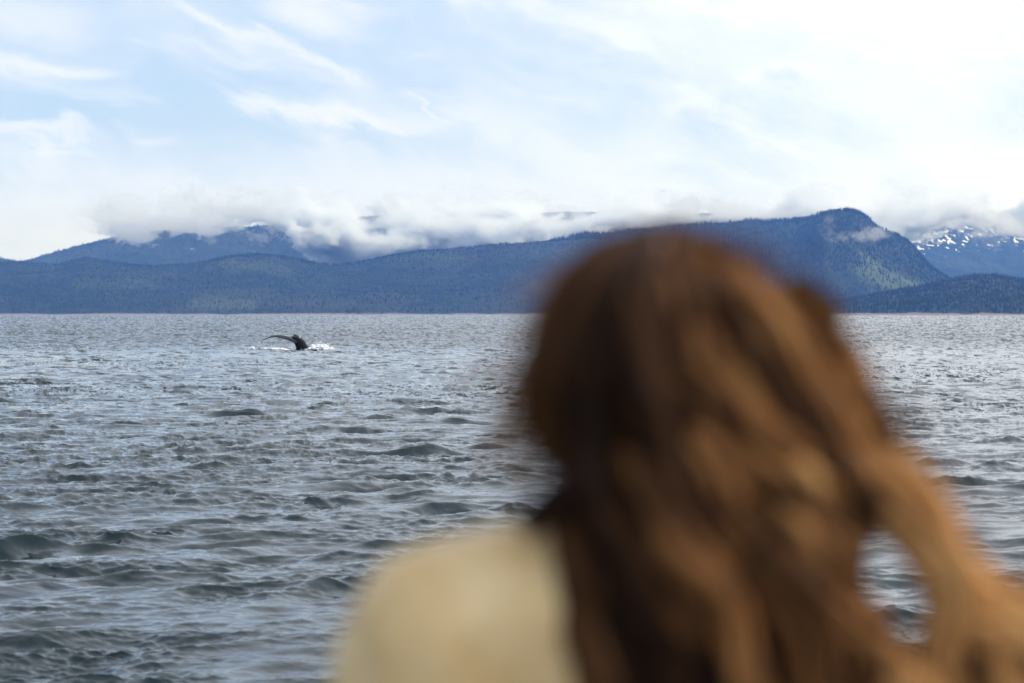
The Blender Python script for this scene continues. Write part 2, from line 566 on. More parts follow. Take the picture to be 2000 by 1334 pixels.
build_hill("hill_peak", "steep forested mountain with a rounded wooded summit on the right",
           [(800, 600), (900, 560), (1000, 510), (1080, 470), (1150, 455), (1380, 436), (1450, 430), (1530, 432), (1575, 428), (1600, 419), (1620, 414), (1650, 411), (1670, 413),
            (1690, 421), (1703, 436), (1725, 452), (1755, 460), (1775, 474), (1795, 496), (1820, 524), (1852, 547), (1900, 572), (2000, 598), (2200, 611)],
           8600, 11000, 1200, 85, 47, 750, 2250, 700, 130,
           meadows=(((1680, 497), (1735, 535), 5, 0.5), ((1735, 535), (1800, 564), 6, 0.5), ((1680, 520), (1750, 560), 14, 0.4)),
           ntree=26000, tree_h=(9, 20), tree_x=(1000, 2100), dcf=dcb)
build_hill("mountain_left", "tall blue mountain on the left with its top in cloud",
           [(-900, 590), (-400, 545), (-150, 520), (0, 505), (45, 512), (100, 495), (160, 479), (220, 464), (300, 452), (400, 441), (480, 444), (560, 436),
            (700, 424), (900, 418), (1100, 414), (1300, 414), (1450, 420), (1600, 470), (1750, 520), (1900, 600)],
           11600, 14500, 1500, 45, 61, -900, 1950, 800, 90, ntree=9000, tree_h=(9, 16), tree_x=(-150, 1000))
build_hill("mountain_snow", "far blue mountain with snow patches under the cloud at the right",
           [(1400, 600), (1600, 520), (1700, 460), (1760, 432), (1900, 425), (2050, 428), (2300, 440), (2700, 500), (3000, 560)],
           14500, 19000, 2000, 130, 73, 1400, 3000, 1300, 200, snowy=True)

# ------------------------------------------------------------------ low clouds on the mountains
mc, T = material("cloud_vapour")
vi = T.n("ShaderNodeVolumeInfo")
pv = T.n("ShaderNodeVolumePrincipled")
pv.inputs["Color"].default_value = (0.96, 0.98, 1.0, 1)
pv.inputs["Anisotropy"].default_value = 0.35
pv.inputs["Density Attribute"].default_value = ""
T.link(T.m("MULTIPLY", vi.outputs["Density"], 0.10), pv.inputs["Density"])
out(T, None, pv.outputs[0])


def build_clouds(name, label, bmin, bmax, res, edges, d_ref, holes=(), extra=(), seed=0.0, topz=(370, 600), front=False):
    ng = bpy.data.node_groups.new(name + "_field", "GeometryNodeTree")
    ng.interface.new_socket("Geometry", in_out="OUTPUT", socket_type="NodeSocketGeometry")
    G = NT(ng)
    P = G.n("GeometryNodeInputPosition").outputs[0]
    x, y, z = G.sep(P)[:3]
    k = d_ref / FPX
    # base height above the sea as a function of x
    fc = G.n("ShaderNodeFloatCurve")
    X0, X1 = -900.0, 2900.0
    mp = fc.mapping
    cv = mp.curves[0]
    pts = [((px - X0) / (X1 - X0), (650 - py) / 300.0) for px, py in edges]
    cv.points[0].location = pts[0]; cv.points[1].location = pts[-1]
    for p in pts[1:-1]:
        cv.points.new(*p)
    mp.update()
    u = G.m("ADD", G.m("DIVIDE", x, k), 1000.0)          # across, in angular units at the reference distance
    G.put(fc.inputs["Value"], G.m("DIVIDE", G.m("SUBTRACT", u, X0), X1 - X0))
    zb = G.m("MULTIPLY", G.m("SUBTRACT", G.m("MULTIPLY", fc.outputs[0], 300.0), 650.0 - HY), k)
    dist = G.m("SUBTRACT", z, zb)
    if front:      # a rounded body: the front bulges and recedes with the same billows as the base
        fr = G.m("SUBTRACT", G.m("MULTIPLY", G.m("SUBTRACT", y, bmin[1]), 0.55), 70.0)
        sm_ = G.n("ShaderNodeMath", operation="SMOOTH_MIN")
        G.put(sm_.inputs[0], dist); G.put(sm_.inputs[1], fr); sm_.inputs[2].default_value = 40.0
        dist = sm_.outputs[0]
    ys = G.m("MULTIPLY", y, 0.6)
    big = G.noise(G.xyz(G.m("MULTIPLY", x, 0.5), ys, G.m("ADD", z, seed)), 1 / 140.0, 2.0, 0.5)
    fin = G.noise(G.xyz(x, y, G.m("MULTIPLY", z, 1.4)), 1 / 75.0, 6.0, 0.62, 0.4)
    big = G.m("MULTIPLY", G.m("SUBTRACT", big, 0.5), 420.0)
    fin = G.m("MULTIPLY", G.m("SUBTRACT", fin, 0.5), 270.0)
    puf = G.noise(G.xyz(x, y, G.m("MULTIPLY", z, 1.2)), 1 / 30.0, 4.0, 0.6)
    fin = G.m("ADD", fin, G.m("MULTIPLY", G.m("SUBTRACT", puf, 0.5), 95.0))
    f = G.m("ADD", G.m("ADD", dist, big), fin)
    den = G.ramp(f, 0.0, 42.0)
    for (hx, hy, rx, rz, am) in holes:
        qx = G.m("DIVIDE", G.m("SUBTRACT", u, hx), rx)
        qz = G.m("DIVIDE", G.m("SUBTRACT", G.m("DIVIDE", z, k), HY - hy), rz)
        r2 = G.m("ADD", G.m("ADD", G.m("MULTIPLY", qx, qx), G.m("MULTIPLY", qz, qz)), G.m("MULTIPLY", fin, 0.02))
        den = G.m("MULTIPLY", den, G.m("SUBTRACT", 1.0, G.m("MULTIPLY", G.ramp(r2, 0.3, 1.3, 1.0, 0.0), am)))
    topn = G.noise(G.xyz(x, G.m("MULTIPLY", y, 0.5), 40.0), 1 / 420.0, 3.0, 0.6)
    zt = G.m("ADD", G.m("ADD", z, G.m("ADD", big, fin)), G.m("MULTIPLY", G.m("SUBTRACT", topn, 0.5), 420.0))
    thin = G.ramp(zt, topz[0], topz[1], 1.0, 0.0)
    den = G.m("MULTIPLY", den, G.m("MULTIPLY", thin, G.m("MULTIPLY", thin, thin)))
    tail = G.ramp(y, bmin[1], bmin[1] + 30, 0.0, 1.0)
    den = G.m("MULTIPLY", G.m("MULTIPLY", den, tail), G.ramp(G.m("ADD", u, G.m("MULTIPLY", big, 1.2)), 20.0, 420.0))
    ragged = G.noise(G.xyz(x, y, z), 1 / 38.0, 5.0, 0.65, 0.8) if extra else None
    for (hx, hy, yy, rx, rz, ry, am) in extra:
        qx = G.m("DIVIDE", G.m("SUBTRACT", x, (hx - 1000) * yy / FPX), rx)
        qz = G.m("DIVIDE", G.m("SUBTRACT", z, (HY - hy) * yy / FPX), rz)
        qy = G.m("DIVIDE", G.m("SUBTRACT", y, yy), ry)
        r2 = G.m("ADD", G.m("ADD", G.m("MULTIPLY", qx, qx), G.m("MULTIPLY", qz, qz)), G.m("MULTIPLY", qy, qy))
        r2 = G.m("ADD", r2, G.m("MULTIPLY", G.m("ADD", fin, big), -0.016))
        r2 = G.m("ADD", r2, G.m("MULTIPLY", G.m("SUBTRACT", ragged, 0.5), 7.0))
        den = G.m("MAXIMUM", den, G.m("MULTIPLY", G.ramp(r2, -0.2, 1.0, 1.0, 0.0), am))
    vc = G.n("GeometryNodeVolumeCube")
    G.put(vc.inputs["Density"], den)
    vc.inputs["Min"].default_value = bmin
    vc.inputs["Max"].default_value = bmax
    for s_, r_ in zip(("Resolution X", "Resolution Y", "Resolution Z"), res):
        vc.inputs[s_].default_value = r_
    sm = G.n("GeometryNodeSetMaterial")
    sm.inputs["Material"].default_value = mc
    G.link(vc.outputs[0], sm.inputs[0])
    go = G.n("NodeGroupOutput")
    G.link(sm.outputs[0], go.inputs[0])
    me = bpy.data.meshes.new(name)
    me.materials.append(mc)
    o = bpy.data.objects.new(name, me)
    col.objects.link(o)
    md = o.modifiers.new("cloud", "NODES")
    md.node_group = ng
    o["kind"] = "stuff"
    o["label"] = label
    o["category"] = "cloud"
    return o


build_clouds("low_cloud", "bank of white low cloud lying along the mountain tops",
             (-2600, 11200, 200), (3600, 12050, 700), (1200, 80, 170),
             [(-900, 380), (-100, 390), (60, 400), (170, 424), (240, 432), (300, 428), (400, 418), (480, 422), (540, 438), (575, 476), (640, 488), (690, 492),
              (722, 470), (745, 478), (780, 486), (850, 485), (1000, 484), (1100, 480), (1200, 468), (1380, 454), (1500, 438), (1600, 426),
              (1690, 434), (1730, 440), (1800, 434), (1900, 430), (2100, 432), (2900, 432)],
             11000.0, front=True,
             holes=((722, 442, 40, 16, 0.97), (760, 432, 30, 10, 0.8), (955, 414, 45, 9, 0.8), (1190, 402, 60, 10, 0.45)))
build_clouds("mist_wisp", "torn wisps of mist hanging in front of the wooded summit",
             (1050, 9300, 80), (1750, 9900, 460), (180, 100, 100),
             [(-900, 300), (2900, 300)], 9600.0, topz=(-50, -40),
             extra=((1614, 448, 9600, 46, 44, 80, 0.05), (1640, 466, 9620, 80, 30, 80, 0.06), (1678, 460, 9600, 70, 24, 70, 0.05),
                    (1652, 488, 9600, 30, 50, 60, 0.03), (1614, 527, 9600, 40, 26, 50, 0.025), (1708, 452, 9600, 56, 36, 60, 0.08)))

# ------------------------------------------------------------------ haze
mh, T = material("haze_air")
pv = T.n("ShaderNodeVolumePrincipled")
pv.inputs["Color"].default_value = (0.13, 0.34, 1.0, 1)
pv.inputs["Absorption Color"].default_value = (1, 1, 1, 1)
pv.inputs["Density"].default_value = 4.6e-5
pv.inputs["Density Attribute"].default_value = ""
pv.inputs["Anisotropy"].default_value = 0.0
out(T, None, pv.outputs[0])
HAZE = 25500.0
bm = bmesh.new()
bmesh.ops.create_cube(bm, size=1.0)
for v in bm.verts:
    v.co = Vector((v.co.x * 2 * HAZE, v.co.y * 2 * HAZE, -4.0 if v.co.z < 0 else 820.0))
me = bpy.data.meshes.new("haze"); bm.to_mesh(me); bm.free()
me.materials.append(mh)
hz = bpy.data.objects.new("haze", me); col.objects.link(hz)
hz["kind"] = "stuff"; hz["label"] = "thin blue haze in the air over the water"; hz["category"] = "haze"
#@@NEXT@@

# ------------------------------------------------------------------ shared modelling tools
def empty(name, loc, label, cat, group=None):
    o = bpy.data.objects.new(name, None)
    o.location = loc
    col.objects.link(o)
    o["label"] = label; o["category"] = cat
    if group: o["group"] = group
    return o


def catmull(P, n):
    P = np.asarray(P, float)
    P = np.vstack([2 * P[0] - P[1], P, 2 * P[-1] - P[-2]])
    m = len(P) - 3
    t = np.linspace(0, m - 1e-9, n)
    i = t.astype(int); f = (t - i)[:, None]
    a, b, c, d = P[i], P[i + 1], P[i + 2], P[i + 3]
    return 0.5 * (2 * b + (c - a) * f + (2 * a - 5 * b + 4 * c - d) * f ** 2 + (3 * b - a - 3 * c + d) * f ** 3)


def tube(P, rad, sides=6, flat=1.0, caps=True, up=(0, -1, 0)):
    """verts, quads of a tube along P (n,3) with radii rad (n,)"""
    P = np.asarray(P, float); n = len(P)
    Tn = np.gradient(P, axis=0); Tn /= np.linalg.norm(Tn, axis=1, keepdims=True) + 1e-9
    up = np.asarray(up, float)
    A = np.cross(Tn, up); A /= np.linalg.norm(A, axis=1, keepdims=True) + 1e-9
    B = np.cross(Tn, A)
    an = np.arange(sides) / sides * 2 * np.pi
    rad = np.broadcast_to(rad, (n,))
    V_ = P[:, None] + rad[:, None, None] * (np.cos(an)[None, :, None] * A[:, None] + flat * np.sin(an)[None, :, None] * B[:, None])
    return V_.reshape(-1, 3), grid_faces(sides, n, wrap=True)


def bm_obj(name, bm, mat, parent=None, smooth=True):
    me = bpy.data.meshes.new(name)
    bmesh.ops.recalc_face_normals(bm, faces=bm.faces)
    bm.to_mesh(me); bm.free()
    me.materials.append(mat)
    if smooth:
        me.polygons.foreach_set("use_smooth", [True] * len(me.polygons))
    o = bpy.data.objects.new(name, me)
    col.objects.link(o)
    o.parent = parent
    return o


def ball(bm, c, r, rot=None, seg=20):
    r = (r, r, r) if not hasattr(r, "__len__") else r
    M = Matrix.Translation(c) @ (rot.to_4x4() if rot else Matrix.Identity(4)) @ Matrix.Diagonal((*r, 1))
    bmesh.ops.create_uvsphere(bm, u_segments=seg, v_segments=seg // 2 + 2, radius=1.0, matrix=M)


def limb(bm, pts, seg=16):
    """pts: list of (x, y, z, r): a chain of tapered, round-ended pieces"""
    for a, b in zip(pts[:-1], pts[1:]):
        pa, pb = Vector(a[:3]), Vector(b[:3])
        d = pb - pa
        q = d.to_track_quat("Z", "Y").to_matrix()
        M = Matrix.Translation((pa + pb) / 2) @ q.to_4x4()
        bmesh.ops.create_cone(bm, cap_ends=True, segments=seg, radius1=a[3], radius2=b[3], depth=d.length, matrix=M)
    for p in pts:
        ball(bm, p[:3], p[3], seg=seg)


def remesh(o, vox, smooth=4, fac=0.5):
    m = o.modifiers.new("remesh", "REMESH")
    m.mode = "VOXEL"; m.voxel_size = vox; m.use_smooth_shade = True
    if smooth:
        k = o.modifiers.new("smooth", "SMOOTH"); k.factor = fac; k.iterations = smooth


# ------------------------------------------------------------------ the boat under the viewer's feet (below the frame)
def simple_mat(name, c, rough, **kw):
    m, T = material(name)
    pos = T.n("ShaderNodeTexCoord").outputs["Object"]
    nn = T.noise(pos, 6.0, 4.0)
    cc_ = T.mix(nn, tuple(v * 0.88 for v in c) + (1,), tuple(min(1, v * 1.08) for v in c) + (1,))
    out(T, principled(T, cc_, rough, **kw).outputs[0])
    return m


DECKZ = 1.8
m_gel = simple_mat("white_gelcoat", (0.62, 0.62, 0.60), 0.35)
m_deck = simple_mat("deck_paint", (0.42, 0.43, 0.43), 0.7)
m_steel = simple_mat("steel_tube", (0.55, 0.55, 0.56), 0.25, Metallic=1.0)
boat = empty("boat", (0, -1.0, 0), "white tour boat the person stands on, below the picture's lower edge", "boat")
bm = bmesh.new()
sec = [(-6.0, 1.9), (-3.0, 2.1), (0.0, 2.0), (2.0, 1.55), (3.3, 0.9), (4.1, 0.12)]
rows = []
for yy, hw in sec:
    rows.append([bm.verts.new((x * hw, yy, z)) for x, z in ((-1, DECKZ - 0.03), (-0.92, 1.0), (-0.6, 0.1), (0, -0.5), (0.6, 0.1), (0.92, 1.0), (1, DECKZ - 0.03))])
for r0, r1 in zip(rows[:-1], rows[1:]):
    for i in range(6):
        bm.faces.new((r0[i], r0[i + 1], r1[i + 1], r1[i]))
bm.faces.new(rows[0]); bm.faces.new(rows[-1])
bm_obj("hull", bm, m_gel, boat, False)
bm = bmesh.new()
top = [bm.verts.new((s * hw, yy, DECKZ)) for s, order in ((-1, sec), (1, sec[::-1])) for yy, hw in order]
fc_ = bm.faces.new(top)
ex = bmesh.ops.extrude_face_region(bm, geom=[fc_])
bmesh.ops.translate(bm, verts=[v for v in ex["geom"] if isinstance(v, bmesh.types.BMVert)], vec=(0, 0, -0.028))
bm_obj("deck", bm, m_deck, boat, False)
bm = bmesh.new()
railp = [(-1.9, -3.0), (-1.85, 0.0), (-1.45, 1.9), (-0.86, 3.15), (0, 3.42), (0.86, 3.15), (1.45, 1.9), (1.85, 0.0), (1.9, -3.0)]
for hz_ in (0.5, 0.98):
    P = catmull([(x, y, DECKZ + hz_) for x, y in railp], 60)
    v_, f_ = tube(P, 0.019, 8, up=(0, 0, 1))
    vs = [bm.verts.new(p) for p in v_]
    for f in f_: bm.faces.new([vs[i] for i in f])
for x, y in railp:
    limb(bm, [(x, y, DECKZ, 0.016), (x, y, DECKZ + 0.98, 0.016)], 8)
bm_obj("guardrail", bm, m_steel, boat)

# ------------------------------------------------------------------ the person
KP = 1.0 / FPX
PX0, PY0 = 0.118, 2.02
person = empty("person", (PX0, PY0, DECKZ), "person seen from behind with long windblown brown hair and a cream fleece jacket", "person")


def loc(px, py, y):
    """a point seen in the direction (px, py) at distance y from the eye, in the person's own frame"""
    return ((px - 1000) * KP * y - PX0, y - PY0, CAMZ + (HY - py) * KP * y - DECKZ)


m_skin, T = material("skin")
out(T, principled(T, (0.55, 0.33, 0.24, 1), 0.5, **{"Subsurface Weight": 0.15}).outputs[0])
m_jacket, T = material("cream_fleece")
tc = T.n("ShaderNodeTexCoord").outputs["Object"]
n1_ = T.noise(tc, 16.0, 3.0, 0.6)
n2_ = T.noise(tc, 220.0, 3.0, 0.6)
cj = T.mix(T.ramp(n1_, 0.3, 0.7), (0.70, 0.485, 0.225, 1), (0.86, 0.655, 0.37, 1))
bp = T.n("ShaderNodeBump"); bp.inputs["Strength"].default_value = 0.6; bp.inputs["Distance"].default_value = 0.006
T.link(n2_, bp.inputs["Height"])
pj = principled(T, cj, 0.95, **{"Sheen Weight": 0.3, "Specular IOR Level": 0.1})
T.link(bp.outputs[0], pj.inputs["Normal"])
out(T, pj.outputs[0])
m_trouser = simple_mat("dark_cloth", (0.04, 0.045, 0.06), 0.9)
m_boot = simple_mat("boot_leather", (0.06, 0.04, 0.03), 0.6)
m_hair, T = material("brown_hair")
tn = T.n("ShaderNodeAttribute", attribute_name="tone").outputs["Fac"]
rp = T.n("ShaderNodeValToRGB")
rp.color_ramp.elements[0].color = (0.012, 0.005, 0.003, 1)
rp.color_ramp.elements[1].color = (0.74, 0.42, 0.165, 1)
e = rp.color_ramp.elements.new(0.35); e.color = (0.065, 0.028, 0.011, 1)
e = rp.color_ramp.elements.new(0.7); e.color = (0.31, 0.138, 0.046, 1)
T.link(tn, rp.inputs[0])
ph = principled(T, rp.outputs[0], 0.55, **{"Specular IOR Level": 0.08})
tr_ = T.n("ShaderNodeBsdfTranslucent"); T.link(rp.outputs[0], tr_.inputs[0])
mx = T.n("ShaderNodeMixShader"); mx.inputs[0].default_value = 0.12
T.link(ph.outputs[0], mx.inputs[1]); T.link(tr_.outputs[0], mx.inputs[2])
out(T, mx.outputs[0])

# body: one continuous figure, leaning a little on the rail
bm = bmesh.new()
HZ = 1.555                                     # head centre above the deck
ball(bm, (0, 0.0, HZ + 0.02), (0.076, 0.094, 0.092))
ball(bm, (0, 0.035, HZ - 0.055), (0.056, 0.062, 0.062))
ball(bm, (0, 0.075, HZ - 0.095), (0.024, 0.022, 0.018))
limb(bm, [(0, 0.088, HZ + 0.005, 0.008), (0, 0.108, HZ - 0.03, 0.013)])                 # nose
limb(bm, [(-0.018, 0.093, HZ - 0.062, 0.006), (0, 0.098, HZ - 0.062, 0.008), (0.018, 0.093, HZ - 0.062, 0.006)])   # mouth
for s in (-1, 1):
    ball(bm, (s * 0.078, 0.0, HZ - 0.01), (0.008, 0.018, 0.03))                          # ears
    limb(bm, [(s * 0.018, 0.083, HZ + 0.02, 0.008), (s * 0.045, 0.074, HZ + 0.022, 0.008)])   # brow
limb(bm, [(0, -0.012, HZ - 0.05, 0.054), (0, -0.02, 1.40, 0.053), (0, -0.01, 1.34, 0.07)])
for z, hx, hy, y in ((1.30, .115, .082, 0.0), (1.24, .14, .095, 0.0), (1.13, .13, .09, 0.0), (1.03, .115, .08, 0.0), (0.93, .14, .095, 0.0), (0.86, .155, .105, -0.01)):
    ball(bm, (0, y, z), (hx, hy, .085))
HANDS = {}
for s in (-1, 1):
    sh, elb, wr = ((-0.150, -0.03, 1.335), (-0.265, 0.09, 1.10), (-0.20, 0.335, 1.035)) if s < 0 else ((0.108, 0.05, 1.265), (0.20, 0.12, 1.10), (0.20, 0.335, 1.035))
    limb(bm, [(s * 0.05, 0.0, 1.34, 0.055), (*sh, 0.052), ((sh[0] + elb[0]) / 2, 0.045, 1.22, 0.046), (*elb, 0.037), ((elb[0] + wr[0]) / 2, 0.21, 1.07, 0.035), (*wr, 0.024)])
    # hand resting on the rail: palm, four fingers curled over it, thumb from the side
    hx, hy, hz_ = wr
    ball(bm, (hx - s * 0.005, hy + 0.045, hz_ - 0.005), (0.040, 0.046, 0.016))
    for i, (ln, sp) in enumerate(((0.066, -0.030), (0.074, -0.010), (0.070, 0.010), (0.056, 0.029))):
        bx = hx - s * 0.005 - s * sp * -1
        limb(bm, [(bx, hy + 0.075, hz_ - 0.002, 0.0095), (bx, hy + 0.075 + ln * 0.45, hz_ + 0.004, 0.0090),
                  (bx, hy + 0.075 + ln * 0.72, hz_ - 0.012, 0.0082), (bx, hy + 0.075 + ln * 0.78, hz_ - 0.032, 0.0072)], 10)
    limb(bm, [(hx - s * 0.035, hy + 0.025, hz_ - 0.008, 0.013), (hx - s * 0.058, hy + 0.052, hz_ - 0.014, 0.0105), (hx - s * 0.062, hy + 0.080, hz_ - 0.024, 0.009)], 10)
    limb(bm, [(s * 0.085, 0, 0.86, 0.088), (s * 0.09, 0.01, 0.66, 0.072), (s * 0.09, 0.015, 0.46, 0.053), (s * 0.092, -0.005, 0.32, 0.054), (s * 0.095, -0.01, 0.10, 0.037)])
    limb(bm, [(s * 0.095, -0.03, 0.045, 0.036), (s * 0.10, 0.07, 0.035, 0.032), (s * 0.105, 0.15, 0.028, 0.026)])
body = bm_obj("body", bm, m_skin, person)
remesh(body, 0.005, 3)

# jacket: torso, shoulders, sleeves and a soft collar
bm = bmesh.new()
for z, hx, hy, y in ((1.31, .125, .105, -0.01), (1.22, .165, .125, 0.0), (1.13, .172, .130, 0.0), (1.05, .165, .125, 0.0), (0.95, .172, .130, 0.0), (0.86, .185, .137, -0.005)):
    ball(bm, (-0.025 if z > 1.2 else -0.01, y, z), (hx, hy, .085), seg=28)
for s in (-1, 1):
    if s < 0:
        limb(bm, [(-0.035, -0.03, 1.385, 0.068), (-0.10, -0.04, 1.362, 0.072), (-0.172, -0.04, 1.334, 0.084), (-0.222, 0.02, 1.218, 0.072),
                  (-0.276, 0.09, 1.10, 0.070), (-0.245, 0.21, 1.065, 0.060), (-0.206, 0.315, 1.040, 0.044)], 24)
    else:
        limb(bm, [(0.035, -0.01, 1.365, 0.066), (0.075, 0.02, 1.32, 0.068), (0.115, 0.05, 1.262, 0.072), (0.165, 0.08, 1.18, 0.070),
                  (0.205, 0.12, 1.095, 0.064), (0.21, 0.22, 1.062, 0.056), (0.204, 0.315, 1.040, 0.044)], 24)
an = np.linspace(0, 2 * np.pi, 17)[:-1]
limb(bm, [(0.068 * math.sin(a), -0.012 + 0.07 * math.cos(a), 1.415 + 0.012 * math.cos(a + 3.1), 0.028) for a in list(an) + [an[0]]], 10)
jacket = bm_obj("jacket", bm, m_jacket, person)
remesh(jacket, 0.007, 8)
for sc_, st in ((0.13, 0.028), (0.05, 0.020)):
    tx = bpy.data.textures.new("fleece_folds", "CLOUDS"); tx.noise_scale = sc_
    dm = jacket.modifiers.new("folds", "DISPLACE"); dm.texture = tx; dm.strength = st; dm.mid_level = 0.5
    dm.texture_coords = "LOCAL"
bm = bmesh.new()
limb(bm, [(-0.06, -0.005, 0.90, 0.125), (0.06, -0.005, 0.90, 0.125)])
for s in (-1, 1):
    limb(bm, [(s * 0.085, 0, 0.86, 0.102), (s * 0.09, 0.01, 0.66, 0.088), (s * 0.09, 0.015, 0.46, 0.07), (s * 0.092, -0.005, 0.30, 0.066), (s * 0.095, -0.01, 0.16, 0.058)])
tr = bm_obj("trousers", bm, m_trouser, person)
remesh(tr, 0.009, 4)
for s in (-1, 1):
    bm = bmesh.new()
    limb(bm, [(s * 0.095, -0.012, 0.22, 0.053), (s * 0.095, -0.015, 0.09, 0.047), (s * 0.095, -0.035, 0.05, 0.046)])
    limb(bm, [(s * 0.095, -0.035, 0.046, 0.045), (s * 0.10, 0.07, 0.042, 0.042), (s * 0.106, 0.16, 0.036, 0.036)])
    for v in bm.verts: v.co.z = max(v.co.z, 0.002)
    bt = bm_obj("boot", bm, m_boot, person)
    remesh(bt, 0.008, 2)
m_eye = simple_mat("eye_white", (0.75, 0.74, 0.72), 0.2)
for s in (-1, 1):
    bm = bmesh.new(); ball(bm, (s * 0.031, 0.078, HZ + 0.004), 0.0125, seg=14)
    bm_obj("eye", bm, m_eye, person)

# hair: hundreds of wavy locks grouped in bundles, swept to the right by the wind
HV, HF, HT = [], [], []
hoff = 0
HC = (1272, 722); HA, HB, HCd, HYC = 222, 258, 0.112, 2.015


def surf_depth(px, py):
    q = ((px - HC[0]) / HA) ** 2 + ((py - HC[1]) / HB) ** 2
    return HYC - HCd * math.sqrt(max(0.0, 1 - q)) if q < 1 else HYC + 0.01 * (q - 1)


def add_lock(P, rad, tone, flat=0.6, sides=6):
    global hoff
    v_, f_ = tube(P, rad, sides, flat)
    HV.append(v_); HF.append(f_ + hoff); hoff += len(v_)
    tv = np.broadcast_to(tone, (len(P),))
    HT.append(np.repeat(tv, sides))


def bundle(path, rad_px, n, tone, wave=0.008, depth=None, lock=0.0055, tone_end=None, fray=1.25, jitter=0.1, curl=0.0):  # tone: own brown and golden ends, plus painted shade on the left side
    G_ = []
    for p in path:
        y = p[2] if len(p) > 2 else (surf_depth(p[0], p[1]) if depth is None else depth)
        G_.append(loc(p[0], p[1], y))
    C_ = catmull(G_, 30)
    tt = np.linspace(0, 1, 30)
    R_ = rad_px * 0.000415
    Tn = np.gradient(C_, axis=0); Tn /= np.linalg.norm(Tn, axis=1, keepdims=True)
    A = np.cross(Tn, (0, -1, 0)); A /= np.linalg.norm(A, axis=1, keepdims=True) + 1e-9
    B = np.cross(Tn, A)
    if curl:
        p0 = rng.uniform(0, 6.28); L_ = np.linalg.norm(np.diff(C_, axis=0), axis=1).sum()
        cyc = L_ / 0.13
        ramp_ = np.clip((tt - 0.15) * 2.2, 0, 1)
        C_ = C_ + (curl * ramp_ * np.sin(2 * np.pi * cyc * tt + p0))[:, None] * A + (curl * ramp_ * np.cos(2 * np.pi * cyc * tt + p0))[:, None] * B
    for i in range(n):
        r = math.sqrt(rng.uniform(0, 1)); a = rng.uniform(0, 2 * np.pi)
        env = R_ * (0.55 + 0.45 * np.minimum(1, tt * 4)) * (1 + (fray - 1) * tt)
        tw = a + rng.normal(0, 0.5) * tt
        ph_, fr = rng.uniform(0, 6.28), rng.uniform(1.2, 2.6)
        wv = wave * np.sin(2 * np.pi * fr * tt + ph_)[:, None] * np.minimum(1, tt * 3)[:, None]
        P = C_ + (env * r * np.cos(tw))[:, None] * A + (0.7 * env * r * np.sin(tw))[:, None] * B + wv * A
        P = P + wave * 0.6 * np.cos(2 * np.pi * fr * 0.8 * tt + ph_)[:, None] * B
        lr = lock * rng.uniform(0.7, 1.3) * (0.55 + 0.45 * np.sin(np.pi * np.clip(tt * 0.9 + 0.08, 0, 1)))
        te = tone if tone_end is None else tone_end
        tv = np.clip(tone + (te - tone) * tt + 0.07 * math.sin(a * 1.0 + 2.1) * (tone > 0.1) + rng.normal(0, jitter), 0, 1)
        add_lock(P, lr, tv)


# close cap of hair over the skull
v0 = []
for th in np.linspace(0, np.pi, 22):
    for p_ in np.linspace(0, 2 * np.pi, 37)[:-1]:
        X_, Y_, Z_ = math.sin(th) * math.cos(p_), math.sin(th) * math.sin(p_), math.cos(th)
        v0.append((X_ * 0.086, Y_ * 0.098 - (0.012 if Y_ > 0.2 else 0.0) * (1 if Z_ < 0.2 else 0), HZ - 0.0 + Z_ * 0.104))
v0 = np.array(v0)
face = (v0[:, 1] > 0.055) & (v0[:, 2] < HZ + 0.05)
v0[face, 1] = 0.055
HV.append(v0); HF.append(grid_faces(36, 22, wrap=True) + hoff); hoff += len(v0); HT.append(np.full(len(v0), 0.12))

# over the crown and down the back of the head, caught up at the left behind the ear
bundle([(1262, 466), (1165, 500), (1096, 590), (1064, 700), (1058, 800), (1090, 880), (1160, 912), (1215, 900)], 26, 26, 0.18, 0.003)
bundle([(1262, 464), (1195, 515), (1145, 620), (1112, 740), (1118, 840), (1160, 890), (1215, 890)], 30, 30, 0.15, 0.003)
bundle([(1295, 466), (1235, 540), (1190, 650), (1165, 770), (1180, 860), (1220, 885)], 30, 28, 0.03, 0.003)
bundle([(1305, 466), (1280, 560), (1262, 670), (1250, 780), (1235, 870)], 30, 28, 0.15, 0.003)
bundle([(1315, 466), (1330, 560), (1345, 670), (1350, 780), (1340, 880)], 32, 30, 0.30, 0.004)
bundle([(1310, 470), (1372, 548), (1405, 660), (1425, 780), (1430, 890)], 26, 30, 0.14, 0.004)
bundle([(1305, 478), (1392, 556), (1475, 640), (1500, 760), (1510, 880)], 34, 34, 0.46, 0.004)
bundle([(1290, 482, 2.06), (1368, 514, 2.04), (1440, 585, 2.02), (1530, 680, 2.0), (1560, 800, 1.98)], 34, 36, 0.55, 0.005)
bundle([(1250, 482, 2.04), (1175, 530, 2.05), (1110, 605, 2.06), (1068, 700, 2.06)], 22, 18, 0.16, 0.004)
# hanging down the back, left part's shade painted into its dark tones
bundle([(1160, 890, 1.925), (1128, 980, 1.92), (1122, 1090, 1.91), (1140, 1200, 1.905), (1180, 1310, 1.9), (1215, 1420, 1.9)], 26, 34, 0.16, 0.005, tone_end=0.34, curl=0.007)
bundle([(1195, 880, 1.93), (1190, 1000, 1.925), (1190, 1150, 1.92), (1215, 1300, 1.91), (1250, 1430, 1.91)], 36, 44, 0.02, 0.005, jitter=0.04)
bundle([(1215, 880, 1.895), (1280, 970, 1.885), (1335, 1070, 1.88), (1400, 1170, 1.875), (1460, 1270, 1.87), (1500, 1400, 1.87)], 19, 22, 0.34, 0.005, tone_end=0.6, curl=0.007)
bundle([(1260, 870, 1.92), (1270, 1030, 1.915), (1300, 1200, 1.91), (1340, 1420, 1.91)], 46, 56, 0.02, 0.006, jitter=0.05, tone_end=0.14)
